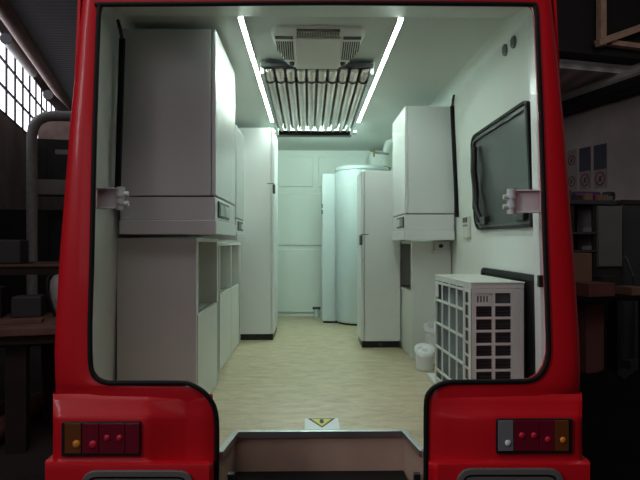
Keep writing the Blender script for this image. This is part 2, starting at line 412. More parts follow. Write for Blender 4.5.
for x in (-.88, .95):
    for y in (3.6, 7.5):
        MB().tube([(x - .1, y, -H + .34), (x - .09, y, -H + .34), (x + .09, y, -H + .34), (x + .1, y, -H + .34)], [.30, .34, .34, .30], 28).build('wheel', M['rubber'], van)
# grey inset trim in the bumper
def bumper(x0, x1, top):
    q = rounded([(x0, 540), (x1, 540), (x1, top), (x0, top)], 17, 6)
    o = [at(p.x, p.y, 2.258) for p in q]
    i_ = [at(p.x, p.y, 2.258) for p in inset([tuple(p) for p in q], 6.5)]
    j = [at(p.x, p.y, 2.258) for p in inset([tuple(p) for p in q], 8.5)]
    t = MB().ring(o, i_, (0, -.014, 0)).build('bumper_trim', M['trim'], van, .004)
    MB().ring(i_, j, (0, -.006, 0)).build('trim_gasket', M['rubber'], t)
    MB().plate(j, (0, -.010, 0)).build('trim_insert', M['trim'], t)
bumper(82, 194, 469.5); bumper(456, 563, 467.5)
# tail lamps
def lamp(x0, x1, y0, y1, segs, lab):
    a = at(x0, y1, 2.285); b = at(x1, y0, 2.285)
    hq = rounded([(a.x, a.z), (b.x, a.z), (b.x, b.z), (a.x, b.z)], .008, 3)
    hs = MB().plate([(q.x, 2.295, q.y) for q in hq], (0, -.022, 0)).build('tail_light', M['black'], van, .002)
    hs['label'] = lab
    for s0, s1, kind, blobs in segs:
        p = at(s0, y1 - 2.2, 2.273); q = at(s1, y0 + 2.2, 2.273)
        B(p.x, q.x, 2.268, 2.275, p.z, q.z).build(kind[0] + '_lens', M[kind[1]], hs, .002)
        for bx, by, r in blobs:
            c_ = at(bx, by, 2.268); MB().dome((c_.x, 2.268, c_.z), r, .007).build('reflector', M[kind[2]], hs)
AM = ('amber', 'amber', 'amber_b'); RD = ('red', 'redlens', 'red_b'); CL = ('clear', 'clear', 'clear_b')
lamp(62.5, 141.5, 421, 455.5, [(65, 81.5, AM, [(76.5, 444, .015)]), (82.5, 99, RD, [(93, 444.5, .015)]), (99.5, 125, RD, [(107, 438, .012), (119.5, 438, .012)]), (125.5, 139.5, RD, [])], 'rectangular lamp with amber and red lenses')
lamp(495.5, 571.5, 418, 453, [(498, 513, CL, [(508, 443, .012)]), (514, 539, RD, [(522, 435.5, .012), (534, 435.5, .012)]), (539.5, 554, RD, [(548, 439.5, .012)]), (554.5, 568.5, AM, [(563, 440, .012)])], 'rectangular lamp with clear, red and amber lenses')
# door hinges, folded into the opening
def hinge(px0, px1, bx, y0, y1, s):
    a = at(px0, y1, 2.50); b = at(px1, y0, 2.50)
    h = MB().box(a.x, b.x, 2.50, 2.515, a.z, b.z).box(a.x, b.x, 2.485, 2.515, b.z - .006, b.z).box(a.x, b.x, 2.485, 2.515, a.z, a.z + .006).build('door_hinge', M['gplast'], van, .003)
    p = at(bx, y0 - 1, 2.49); q = at(bx, y1 + 1, 2.49)
    MB().cyl((p.x, 2.49, p.z), (p.x, 2.49, q.z), .017).cyl((p.x, 2.49, p.z - .025), (p.x, 2.49, p.z - .04), .022).cyl((p.x, 2.49, q.z + .025), (p.x, 2.49, q.z + .04), .022).build('hinge_pin', M['gplast'], h)
    zc = (p.z + q.z) / 2
    for dz in (-.022, .018): MB().cyl((p.x + s*.012, 2.485, zc + dz), (p.x + s*.034, 2.485, zc + dz), .011, n=8).build('hinge_bolt', M['cream'], h)
hinge(97, 120, 121, 188, 209, 1); hinge(511, 540, 511, 190, 213, -1)

# ------------------------------------------------------------------ lights and fittings on the ceiling
for x, lab in ((-.317, 'long LED strip light on the van ceiling, on the side of the tallest cabinet'), (.428, 'long LED strip light on the van ceiling, on the side of the tinted window')):
    t = thing('led_strip', lab, 'light', (x, 4.0, CZ - .016), 'ceiling strip lights')
    MB().box(x - .013, x - .0107, 2.79, 5.18, CZ - .0145, CZ).box(x + .0107, x + .013, 2.79, 5.18, CZ - .0145, CZ).box(x - .013, x + .013, 2.79, 5.18, CZ - .003, CZ).build('channel', M['cream'], t)
    B(x - .0092, x + .0092, 2.795, 5.175, CZ - .0145, CZ - .004).build('diffuser', M['led'], t)

t = thing('led_strip', 'crosswise fill light added behind the black header to brighten the front bulkhead', 'light', (.05, 5.6, .99), 'ceiling strip lights')  # added lamp, hidden behind the header, to brighten the bulkhead
for x in (-.10, .20): B(x - .008, x + .008, 5.593, 5.607, 1.012, CZ - .0005).build('hanger', M['cream'], t)
MB().tube([(-.19, 5.6, 1.002), (.28, 5.6, 1.002)], .010, 12).build('diffuser', M['front_fill'], t)
ac = thing('ceiling_air_conditioner', 'off-white ceiling air conditioner with side louvre grilles above the tube collector', 'air conditioner', (.046, 3.12, CZ - .09))
o0 = rounded([(-.165, 2.90), (.255, 2.90), (.285, 2.98), (.262, 3.10), (.215, 3.30), (.17, 3.345), (-.08, 3.345), (-.125, 3.30), (-.172, 3.10), (-.195, 2.98)], .05, 4)
def zu(y): return 1.040 - .072 * (y - 2.9) / .44
def scaled(pts, k, c=(.046, 3.12)): return [(c[0] + (p[0]-c[0])*k, c[1] + (p[1]-c[1])*k) for p in pts]
m = MB(); rr = [[m.v((p[0], p[1], min(CZ - .001, zu(p[1]) + h))) for p in scaled(o0, k)] for k, h in ((1, .10), (1, .022), (.985, .006), (.95, 0))]
for a, b in zip(rr, rr[1:]):
    for i in range(len(a)): m.face([a[i], a[(i+1) % len(a)], b[(i+1) % len(b)], b[i]])
m.face(rr[0][::-1]); m.face(rr[-1]); m.build('casing', M['acw'], ac, sharp=50)
def under(x0, x1, y0, y1, h, mb=None):       # thin slab lying on the sloping underside
    return (mb or MB()).hexa([(x0,y0,zu(y0)-h),(x1,y0,zu(y0)-h),(x1,y1,zu(y1)-h),(x0,y1,zu(y1)-h),(x0,y0,zu(y0)+.004),(x1,y0,zu(y0)+.004),(x1,y1,zu(y1)+.004),(x0,y1,zu(y1)+.004)])
under(-.072, .164, 2.995, 3.335, .008).build('centre_cover', M['acw'], ac, .005)
under(-.060, .152, 2.918, 2.938, .003).build('air_outlet', M['black'], ac)
m = MB()
for k in range(26): x = -.060 + k * .0082; under(x, x + .0048, 2.950, 2.988, .003, m)
m.build('outlet_grille', M['dgrey'], ac)
for sd in (-1, 1):
    cx = .046 + sd * .166
    m = MB(); xi, xo = .046 + sd * .126, .046 + sd * .215
    under(min(xi, xo), max(xi, xo), 2.988, 3.012, .004, m).build('side_vent', M['dgrey'], ac)
    m = MB()
    for k in range(8):
        x = .046 + sd * (.128 + k * .0112); y1 = 3.235 - max(0, k - 4) * .03; under(min(x, x + sd*.006), max(x, x + sd*.006), 3.04, y1, .003, m)
    m.build('side_grille', M['dgrey'], ac)
    kx = .046 + sd * .140; MB().cyl((kx, 3.275, zu(3.275) - .016), (kx, 3.275, zu(3.275) + .002), .012, .016, 16).build('knob', M['dgrey'], ac)

# evacuated tube collector fixed to the ceiling
col = thing('tube_collector', 'solar collector of ten silvery tubes with a black header fixed under the van ceiling', 'solar collector', (.05, 4.4, CZ - .11))
X0, X1 = -.268, .362
C0, C1 = 3.44, 5.22
def cz(y): return .994 - .044 * (y - C0) / (C1 - C0)        # centre line of the tubes
m = MB()
for x in (X0, X1): m.hexa([(x-.010,C0,cz(C0)-.03),(x+.010,C0,cz(C0)-.03),(x+.010,C1,cz(C1)-.03),(x-.010,C1,cz(C1)-.03),(x-.010,C0,cz(C0)+.04),(x+.010,C0,cz(C0)+.04),(x+.010,C1,cz(C1)+.04),(x-.010,C1,cz(C1)+.04)])
m.build('side_rail', M['alu'], col)
B(X0 - .01, X1 + .01, C0 - .02, C0 - .002, cz(C0) + .004, cz(C0) + .03).build('end_rail', M['dgrey'], col, .004)
m = MB(); m.hexa([(X0+.011,C0,cz(C0)+.032),(X1-.011,C0,cz(C0)+.032),(X1-.011,C1,cz(C1)+.032),(X0+.011,C1,cz(C1)+.032),(X0+.011,C0,cz(C0)+.038),(X1-.011,C0,cz(C0)+.038),(X1-.011,C1,cz(C1)+.038),(X0+.011,C1,cz(C1)+.038)])
m.build('back_sheet', M['black'], col)
for k in range(10):
    x = X0 + .036 + k * (X1 - X0 - .072) / 9
    t = MB().tube([(x, C0 + .005, cz(C0)), (x, C0 + .02, cz(C0)), (x, 4.95, cz(4.95)), (x, C1 - .06, cz(C1))], [.020, .026, .026, .012], 16).build('glass_tube', M['chrome'], col)
    q = [(x + .0325 * math.cos(a), 3.62, cz(3.62) + .031 * math.sin(a)) for a in [PI + i * PI / 8 for i in range(9)]]
    MB().tube(q, .0045, 6).build('tube_clip', M['black'], t)
MB().box(X0 - .012, X1 + .012, C1 - .06, C1 + .05, .918, .962).build('header', M['black'], col, .012)
for x in (X0 - .03, X1 + .03): MB().cyl((x - .02, C1, .955), (x + .02, C1, .955), .020, n=14).build('header_connector', M['alu'], col)
for x in (X0, X1): B(x - .006, x + .006, C1 + .02, C1 + .04, .963, CZ - .001).build('hanger', M['alu'], col)

# ------------------------------------------------------------------ boilers and cabinets
def wall_boiler(lab, x_back, x_front, y0, y1, z0, z1, s, zseam, ztray, grp, disp):
    # s: +1 front looks to +X (stands on the left wall), -1 front looks to -X
    t = thing('wall_boiler', lab, 'boiler', ((x_back + x_front) / 2, (y0 + y1) / 2, z0), grp)
    B(x_back, x_front - s*.022, y0, y1, zseam + .004, z1).build('casing', M['white'], t, .004)
    B(x_front - s*.020, x_front, y0, y1, zseam + .006, z1).build('front_door', M['white'], t, .005)
    B(x_back, x_front - s*.002, y0 + .004, y1, ztray, zseam - .002).build('control_panel', M['white'], t, .003)
    B(x_back, x_front - s*.008, y0 + .006, y1 - .003, zseam - .003, zseam + .007).build('seam_strip', M['dgrey'], t)
    B(x_back, x_front + s*.006, y0 - .012, y1, z0, ztray - .001).build('bottom_tray', M['white'], t, .006)
    (a, b, c_, d) = disp
    dd = B(x_front - s*.006, x_front + s*.004, a, b, c_, d).build('display', M['dgrey'], t, .002)
    B(x_front + s*.002, x_front + s*.007, a + (b-a)*.10, b - (b-a)*.5, c_ + .012, d - .012).build('screen', M['screen'], dd)
    B(x_front + s*.002, x_front + s*.007, b - (b-a)*.42, b - (b-a)*.08, c_ + .012, d - .012).build('button_panel', M['gplast'], dd)
    return t
wall_boiler('largest white wall boiler, with a grey display, nearest the open doorway', -.90, -.445, 2.87, 3.62, .036, 1.018, 1, .217, .106, 'wall boilers', (2.95, 3.33, .120, .200))
wall_boiler('white wall boiler half hidden between the nearest large boiler and the tall cabinet', -.908, -.445, 3.70, 4.12, .010, .72, 1, .145, .06, 'wall boilers', (3.76, 4.02, .072, .130))
wall_boiler('white wall boiler hanging beside the tinted side window', 1.010, .664, 4.15, 4.76, .012, .942, -1, .194, .080, 'wall boilers', (4.19, 4.50, .100, .178))
t = MB().cyl((-.70, 3.15, 1.019), (-.70, 3.15, CZ), .07, n=24).build('flue_collar', M['mgrey']); tag(t, 'short round grey flue collar between the nearest large boiler and the ceiling', 'flue')

def rail(name, lab, x, y, z0, z1, s):
    t = thing(name, lab, 'strap', (x, y, z0))
    xl = lambda z: (wr(z) - .013) if s > 0 else (wl(z) + .036)
    a, b = xl(z0), xl(z1); x = b
    MB().hexa([(a-.012,y-.012,z0),(a+.012,y-.012,z0),(a+.012,y+.012,z0),(a-.012,y+.012,z0),(b-.012,y-.012,z1),(b+.012,y-.012,z1),(b+.012,y+.012,z1),(b-.012,y+.012,z1)]).build('strap', M['rubber'], t, .003)  # thin black strip following the lean of the wall
    MB().tube([(x, y, z1 - .01), (x - s*.005, y - .05, z1 + .03), (x - s*.012, y - .10, z1 + .045), (x - s*.02, y - .10, z1 + .01)], .008, 8).build('hook', M['black'], t)
rail('wall_strip', 'black strip with a hook running up the wall beside the nearest large boiler', -.885, 2.80, .20, .945, -1)
rail('wall_strip', 'black strip with a hook running up the wall beside the boiler near the tinted window', 1.012, 4.08, .17, .93, 1)

def base_cabinet(lab, xb, xf, y0, y1, z1, s, niches, zn, grp=None, panel='white2'):
    t = thing('base_cabinet', lab, 'cabinet', ((xb + xf) / 2, (y0 + y1) / 2, FZ), grp)
    B(xb, xf, y0, y0 + .02, FZ, z1).build('end_panel', M[panel], t, .002)
    B(xb, xf, y1 - .02, y1, FZ, z1).build('end_panel', M[panel], t, .002)
    B(xb, xb + s*.02, y0 + .021, y1 - .021, FZ, z1 - .021).build('back_panel', M['niche'], t)
    B(xb + s*.02, xf, y0 + .021, y1 - .021, z1 - .02, z1).build('top_panel', M['white2'], t)
    B(xb + s*.02, xf - s*.03, y0 + .021, y1 - .021, zn - .02, zn).build('shelf', M['niche'], t)
    for a, b in zip(niches, niches[1:]):
        B(xf - s*.02, xf, a + .006, b - .006, FZ + .004, zn - .002).build('door', M['white2'], t, .003)
        B(xb + s*.02, xf - s*.20, a + .03, b - .01, zn, z1 - .021).build('niche_lining', M['niche'], t)
    for a in niches: 
        B(xf - s*.20, xf, a - .016, a + .016, zn, z1 - .021).build('stile', M['white2'], t, .002)
    return t
base_cabinet('white base cabinet with one open niche, under the largest boiler at the open doorway', -.932, -.548, 2.93, 3.64, .020, 1, [2.97, 3.60], -.36)
base_cabinet('white base cabinet with two open niches running up to the tall cabinet', -.92, -.585, 3.67, 5.14, -.005, 1, [3.95, 4.53, 5.04], -.345)
base_cabinet('white base cabinet with an open niche under the boiler beside the tinted window', 1.03, .745, 4.33, 5.05, .005, -1, [4.37, 5.01], -.36)

def tall(name, lab, x0, x1, y0, y1, z1, s, hz, grp, door_t=.025):
    t = thing(name, lab, 'cabinet', ((x0 + x1) / 2, (y0 + y1) / 2, FZ), grp)
    B(x0 + .01, x1 - .01, y0 + .015, y1 - .01, FZ, FZ + .052).build('plinth', M['black'], t)
    MB().cyl(((x0 + x1)/2, y0 + .016, FZ + .025), ((x0 + x1)/2, y0 + .006, FZ + .025), .012, n=12).build('plinth_foot', M['dgrey'], t)
    xa, xb = (x0, x1 - door_t - .003) if s > 0 else (x0 + door_t + .003, x1)
    B(xa, xb, y0, y1, FZ + .053, z1).build('body', M['white'], t, .004)
    xa, xb = (x1 - door_t, x1) if s > 0 else (x0, x0 + door_t)
    d = B(xa, xb, y0, y1, FZ + .053, z1 - .002).build('door', M['white'], t, .008)
    xo = x1 if s > 0 else x0
    B(xo - .012 if s > 0 else xo - .008, xo + .008 if s > 0 else xo + .012, y0 - .004, y0 + .09, hz - .045, hz + .035).build('handle', M['dgrey'], d, .003)
    B(xo - .06 if s > 0 else xo, xo if s > 0 else xo + .06, y0 - .002, y0 + .002, hz + .038, hz + .044).build('handle_line', M['dgrey'], d)
tall('tall_cabinet', 'tallest white cabinet on a black plinth, standing past the base cabinet with two niches', -.885, -.303, 5.2, 5.83, .99, 1, .465, 'tall cabinets')
tall('tall_cabinet', 'white cabinet of middle height on a black plinth, in front of the round tank', .417, .735, 4.81, 5.20, .572, -1, .02, 'tall cabinets')

tk = thing('storage_tank', 'tall round white storage tank with a flat front cover, behind the middle-height cabinet', 'tank', (.48, 6.35, FZ))
cx, cy, r = .56, 6.32, .275
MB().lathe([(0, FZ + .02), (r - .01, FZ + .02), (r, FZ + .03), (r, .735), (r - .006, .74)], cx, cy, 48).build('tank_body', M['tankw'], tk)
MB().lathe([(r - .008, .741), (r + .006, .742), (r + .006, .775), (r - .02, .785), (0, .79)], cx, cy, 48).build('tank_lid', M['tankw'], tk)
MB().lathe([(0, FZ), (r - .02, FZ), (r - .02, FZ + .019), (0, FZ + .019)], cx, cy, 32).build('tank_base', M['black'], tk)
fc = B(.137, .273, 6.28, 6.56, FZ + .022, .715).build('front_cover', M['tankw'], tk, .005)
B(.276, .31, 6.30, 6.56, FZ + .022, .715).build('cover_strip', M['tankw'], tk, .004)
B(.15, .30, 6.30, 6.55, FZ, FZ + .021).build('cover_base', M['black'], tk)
for py in (206, 212): 
    z = at(322, py, 6.28).z; B(.130, .146, 6.277, 6.31, z - .022, z + .022).build('push_button', M['dgrey'], fc, .002)
pv = thing('pipe_valve', 'small grey pipe valve on the floor against the front bulkhead beside the tank', 'valve', (.085, 6.80, FZ))
MB().cyl((.085, 6.80, FZ), (.085, 6.80, FZ + .09), .022).build('pipe', M['gplast'], pv)
MB().cyl((.04, 6.80, FZ + .10), (.13, 6.80, FZ + .10), .016).build('lever', M['dgrey'], pv)

# flue and pipework above the tank
fp = MB(); a = at(371, 158, 6.45); b = at(388, 134, 6.3); c_ = at(396, 120, 6.1)
fp.tube([at(387, 168, 6.5), at(386.5, 160, 6.45), at(388, 148, 6.35), at(391, 140, 6.2), at(396, 134, 6.05)], .048, 16)
tag(fp.build('flue_pipe', M['wall']), 'white flue pipe bending up to the ceiling behind the boiler by the tinted window', 'pipe')
cv = thing('pipe_tap', 'brass tap with a dark lever above the round storage tank', 'tap', tuple(at(376, 154, 6.2)))
p = at(375, 152.5, 6.2); q = at(389, 154, 6.2)
MB().tube([p, (p.x + .04, 6.2, p.z - .005), q], .012, 8).build('lever', M['mgrey'], cv)
MB().cyl((p.x - .01, 6.2, p.z - .045), (p.x - .01, 6.2, p.z + .025), .009).cyl((p.x - .05, 6.2, p.z + .015), (p.x, 6.2, p.z + .015), .008).build('tap_body', M['brass'], cv)
p = at(384, 169, 6.3); o = MB().tube([(p.x - .03, 6.3, p.z - .01), (p.x, 6.3, p.z + .02), (p.x + .07, 6.3, p.z)], .018, 10).build('pipe_elbow', M['brass'])
tag(o, 'small brass pipe elbow resting on the lid of the round tank', 'pipe')

# small things on the right
vb = thing('valve_box', 'small pale control box with a black knob under the boiler beside the tinted window', 'control box', (.95, 4.30, -.06))
B(.90, 1.0, 4.285, 4.329, -.062, .005).build('box', M['cream'], vb, .004)
MB().cyl((.945, 4.286, -.028), (.945, 4.262, -.028), .016, .013, 16).build('knob', M['black'], vb)
B(.885, 1.015, 4.27, 4.329, -.078, -.063).build('ledge', M['cream'], vb, .003)
rc = thing('wall_controller', 'small grey wall controller with two windows beside the tinted side window', 'controller', (1.0, 3.85, .0))
B(wr(.08) - .022, wr(.08) + .0, 3.79, 3.92, .03, .165).build('casing', M['cream'], rc, .006)
B(wr(.08) - .026, wr(.08) - .020, 3.80, 3.90, .125, .157).build('screen', M['dgrey'], rc)
B(wr(.08) - .026, wr(.08) - .020, 3.80, 3.90, .100, .112).build('button_row', M['mgrey'], rc)
for px, py, lab in ((506, 50, 'oval grey vent cap high on the wall, further from the doorway'), (514.5, 42, 'oval grey vent cap high on the wall, nearer the doorway')):
    d = ray(px, py); tt = 2.5
    while d.x * tt < wr(d.z * tt) - .001: tt += .001
    q = d * tt; n = Vector((-1, 0, -.045)).normalized(); e = Vector((0, 1, 0)); f = n.cross(e)
    vt = thing('vent_cap', lab, 'vent', tuple(q), 'wall vents')
    def el(k, off): return [q + n * off + e * (.028 * k * math.cos(2*PI*i/24)) + f * (.030 * k * math.sin(2*PI*i/24)) for i in range(24)]
    MB().plate(el(1, .0), n * .012).build('cap', M['mgrey'], vt, .003)
    m = MB(); 
    for dz in (-.012, 0, .012):
        c_ = q + n * .012 + f * dz; m.plate([c_ - e*.018 - f*.003, c_ + e*.018 - f*.003, c_ + e*.018 + f*.003, c_ - e*.018 + f*.003], n * .003)
    m.build('slots', M['dgrey'], vt)

# outdoor air conditioning unit
ox, oy, oa = .760, 2.80, math.radians(2.5); L, D, ZT = .67, .255, -.186
ou = thing('outdoor_unit', 'pale grey outdoor air conditioning unit with dark grilles, on the floor below the tinted window', 'air conditioner', (.88, 3.1, FZ + .03))
ca, sa = math.cos(oa), math.sin(oa)
def of(p): return Vector((ox + p[0]*ca - p[1]*sa, oy + p[0]*sa + p[1]*ca, p[2]))
def OB(*a): return MB(of).box(*a)
ZB = FZ + .035
OB(.012, D - .02, .02, L - .012, ZB + .02, ZT - .03).build('coil', M['coil'], ou)
m = MB(of); m.prism([(0, .005), (.005, 0), (D, 0), (D, L), (0, L)], 'z', ZT - .034, ZT - .010); m.build('top_cover', M['cream'], ou, .012, 3)
OB(-.004, D + .004, -.004, L + .004, ZT - .011, ZT - .002).build('lid_edge', M['cream'], ou, .004)
OB(0, D, 0, L, ZB, ZB + .03).build('bottom_pan', M['cream'], ou, .004)
OB(D - .02, D, 0, L, ZB + .03, ZT - .034).build('front_cover', M['cream'], ou, .004)
zr0, zp = -.240, .0615        # first grille row top, pitch
def zrow(k): return zr0 - k * zp
m = MB(of)                      # end cover: bars round the windows
ze = ZT - .034; zb = ZB + .03
xa = [0.0, .024, .101, .115, .192, D - .021]
for a, b in ((xa[0], xa[1]), (xa[2], xa[3]), (xa[4], xa[5])): m.box(a, b, 0, .012, zb, ze)
nrow = 9
for c0, c1 in ((xa[1], xa[2]), (xa[3], xa[4])):
    m.box(c0, c1, 0, .012, zrow(0) , ze)
    for k in range(1, nrow + 1): 
        z_ = zrow(k); m.box(c0, c1, 0, .012, z_, z_ + .011)
    m.box(c0, c1, 0, .012, zb, zrow(nrow))
m.build('end_cover', M['cream'], ou)
OB(.018, .195, .013, .017, zb, ze).build('end_backing', M['dgrey'], ou)
m = MB(of)
for k in range(1, nrow):
    for j in range(3):
        z_ = zrow(k) - .012 - j * .015; m.box(xa[1], xa[2], .004, .012, z_ - .003, z_); m.box(xa[3], xa[4], .004, .012, z_ - .003, z_)
m.build('louvre', M['black'], ou)
m = MB(of); m.box(xa[1], xa[2], .002, .010, zrow(0) - .014, zrow(0)); m.box(xa[1], xa[2], .002, .010, zrow(1) + .011, zrow(1) + .018)
for k in range(6): x = xa[1] + k * .0145; m.box(x, x + .0055, .002, .010, zrow(1) + .011, zrow(0))
m.box(xa[2] - .014, xa[2], .002, .010, zrow(1) + .011, zrow(0))
m.build('slot_plate', M['cream'], ou)
m = MB(of)                      # side cover: wire guard and the column of small windows
ys = [0.0, .055, .085, .115, .145]
m.box(0, .004, 0, .043, zb, ze); m.box(0, .004, .100, .118, zb, ze)
for k in range(nrow + 1): m.box(0, .004, .043, .100, zrow(k), zrow(k) + .011 if k else ze)
m.box(0, .004, .043, .100, zb, zrow(nrow))
m.build('side_cover', M['cream'], ou)
OB(0, .012, L - .02, L, zb, ze).build('side_post', M['cream'], ou)
m = MB(of)
for y in (.115, .235, .37, .51, .648): m.box(-.003, .003, y - .006, y + .006, zb, ze)
for z_ in (ZT - .045, -.330, -.463, -.595, -.727, zb + .006): m.box(-.004, .004, .110, L - .004, z_ - .006, z_ + .006)
m.build('wire_guard', M['cream'], ou)
OB(.005, .009, .03, .112, zb, ze).build('side_backing', M['black'], ou)
OB(-.006, .0, .585, .625, -.31, -.235).build('guard_tag', M['cream'], ou)
m = MB(of)
for y in (.06, L - .06): m.box(.01, D - .01, y - .025, y + .025, FZ + .031, ZB)
m.build('foot', M['dgrey'], ou)
tag(B(.735, 1.03, 2.80, 3.75, FZ, FZ + .030).build('plinth_board', M['cream'], None, .005), 'low pale board on the van floor under the outdoor unit', 'board')
def canister(lab, x, y, r, zt):
    def tilt(p): d = p - Vector((x, y, zt)); a = math.radians(-22); return Vector((x + d.x, y + d.y*math.cos(a) - d.z*math.sin(a), zt + d.y*math.sin(a)*-1 + d.z*math.cos(a)))
    t = thing('flue_canister', lab, 'canister', (x, y, FZ), 'white canisters')
    MB().lathe([(0, FZ), (r*.82, FZ), (r*.86, FZ + .01), (r*.86, zt - .045), (0, zt - .045)], x, y, 32).build('canister_body', M['white'], t)
    MB(tilt).lathe([(0, zt - .021), (r, zt - .021), (r*1.03, zt - .012), (r, zt), (r*.62, zt), (r*.58, zt - .012), (r*.3, zt - .012), (r*.26, zt + .006), (0, zt + .008)], x, y, 36).build('lid', M['white'], t)
canister('short white canister with a ringed lid, in front, between the base cabinet and outdoor unit', .772, 4.00, .068, -.712)
canister('taller thin white canister with a ringed lid, partly behind the outdoor unit', .862, 4.215, .052, -.592)

# hazard sticker on the floor at the step
st = thing('floor_sticker', 'white floor sticker with a yellow hazard triangle at the edge of the step', 'sticker', (.055, 2.79, FZ))
B(-.020, .140, 2.715, 2.885, FZ + .0005, FZ + .003).build('backing', M['paper'], st)
MB().prism([(-.006, 2.882), (.126, 2.882), (.060, 2.738)], 'z', FZ + .003, FZ + .0035).build('triangle_border', M['ink'], st)
MB().prism([(.012, 2.870), (.108, 2.870), (.060, 2.762)], 'z', FZ + .0035, FZ + .004).build('triangle', M['yellow'], st)
MB().prism([(.052, 2.864), (.068, 2.864), (.071, 2.815), (.060, 2.795), (.049, 2.815)], 'z', FZ + .004, FZ + .0045).build('symbol', M['ink'], st)

# ------------------------------------------------------------------ workshop
GZ = -H
struct(U(-6, 9, -9, 26, GZ - .1, GZ).build('floor', M['concrete']))
UL, UR, ZR = -3.1, 6.75, 5.2
struct(U(UL - .2, UL, 1, 26, GZ, 2.80).build('wall_left', M['plaster']))
struct(U(UL - .2, UL, 1, 26, 4.6, ZR + .3).build('wall_left', M['plaster']))
struct(U(UR, UR + .2, 1, 26, GZ, ZR + .3).build('wall_right', M['plaster']))
struct(U(UL - .2, UR + .2, 26, 26.2, GZ, ZR + .3).build('wall_back', M['plaster']))
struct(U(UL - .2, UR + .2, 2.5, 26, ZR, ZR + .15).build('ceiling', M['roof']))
wn = bpy.data.objects.new('window_3', None); C.objects.link(wn); wn['kind'] = 'structure'
q = wf((UL, 14, 2.8)); wn.location = (q.x, q.y, q.z + H)
vv = 9.5
k = 0
while vv < 25:
    MB(wf).box(UL - .06, UL - .05, vv + .03, vv + .87, 2.84, 4.56).build('pane', M['pane'], wn)
    vv += .9
m = MB(wf); vv = 9.5
while vv < 25.1: m.box(UL - .05, UL - .01, vv - .03, vv + .03, 2.82, 4.6); vv += .9
for z in (2.84, 3.42, 4.0, 4.56): m.box(UL - .05, UL - .01, 9.5, 25, z - .025, z + .025)
m.build('glazing_bars', M['beam'], wn)
struct(U(UL - .2, UL, 1, 9.45, 2.80, 4.6).build('wall_left', M['plaster']))

def W(name, lab, cat, mt, grp=None, bevel=0, *bx):
    m = MB(wf)
    for b in bx: m.box(*b)
    return tag(m.build(name, mt, None, bevel), lab, cat, grp)
def upath(pts): return [wf(p) for p in pts]
# big pipe, ducts, unlit lamp
a = atu(3, 8, -2.2); b = atu(74, 115, -2.2)
o = MB().tube(upath([a + (a - b) * .3, a, a * .5 + b * .5, b]), .125, 18).build('overhead_pipe', M['pipe'])
tag(o, 'thick brown pipe running under the workshop roof, above the bright windows', 'pipe')
a = atu(6, 39, -2.75); b = atu(33, 73, -2.75)
lp = thing('strip_lamp', 'unlit grey tubular lamp fitting in front of the bright workshop windows', 'lamp', tuple(wf((a + b) / 2)))
MB().tube(upath([a, b]), .10, 14).build('lamp_casing', M['duct'], lp)
MB().tube(upath([a + (a-b)*.01, a]), .11, 14).build('end_cap', M['dgrey'], lp)
pts = [atv(32, 300, 10.8), atv(32, 136, 10.8)]
for px, py in ((33.5, 127), (38, 120.5), (45, 117), (53, 116), (62, 116), (85, 116.5)): pts.append(atv(px, py, 10.8))
o = MB().tube(upath(pts), .085, 16).build('curved_duct', M['duct']); tag(o, 'grey metal duct bending from the wall over towards the red van', 'duct')
a = atu(48, 95, -1.75); b = atu(76, 122, -1.75)
o = MB().tube(upath([a, b]), .085, 14).build('straight_duct', M['duct']); tag(o, 'short grey duct hanging below the brown overhead pipe', 'duct')
# extraction hood
hv = 11.4
hood = thing('extraction_hood', 'dark open hood with pale grey edges beside the grey metal duct', 'hood', tuple(wf(atv(50, 200, hv))))
def q2(px0, px1, py0, py1, v0, v1):
    a = atv(px0, py1, v0); b = atv(px1, py0, v0); return MB(wf).box(a.x, b.x, v0, v1, a.z, b.z)
q2(36, 72, 180, 194, hv, hv + .1).build('lower_edge', M['plaster'], hood)
q2(36, 46, 147, 180, hv, hv + .1).build('side_edge', M['dark'], hood)
q2(55, 72, 150, 154, hv, hv + .1).build('upper_edge', M['plaster'], hood)
q2(36, 72, 140, 196, hv + .8, hv + .9).build('hood_back', M['dark'], hood)
q2(38, 72, 118, 147, hv + 1.2, hv + 1.3).build('hood_top', M['pipe'], hood)
# dark cupboards along the left wall
cb = thing('tall_cupboard', 'tall dark metal cupboard below the bright workshop windows', 'cupboard', tuple(wf((-2.7, 7.4, GZ))))
MB(wf).box(UL + .02, -2.25, 6.8, 8.4, GZ, 1.42).build('cupboard_body', M['dark'], cb)
for v0, v1 in ((6.83, 7.59), (7.61, 8.37)): MB(wf).box(-2.249, -2.22, v0, v1, GZ + .1, 1.38).build('door', M['dark'], cb, .004)
W('tool_case', 'black case lying on top of the tall dark cupboard', 'case', M['black'], None, .01, (-2.9, -2.4, 7.9, 8.3, 1.42, 1.62))
cb = thing('tall_cupboard', 'dark cupboard in the shade at the far side of the grey duct', 'cupboard', tuple(wf((-2.5, 12, GZ))))
MB(wf).box(-3.0, .3, 12.6, 13.4, GZ, .62).build('cupboard_body', M['dark'], cb)
for u in (-1.9, -.8): MB(wf).box(u - .01, u + .01, 12.58, 12.6, GZ + .1, .55).build('door_gap', M['black'], cb)
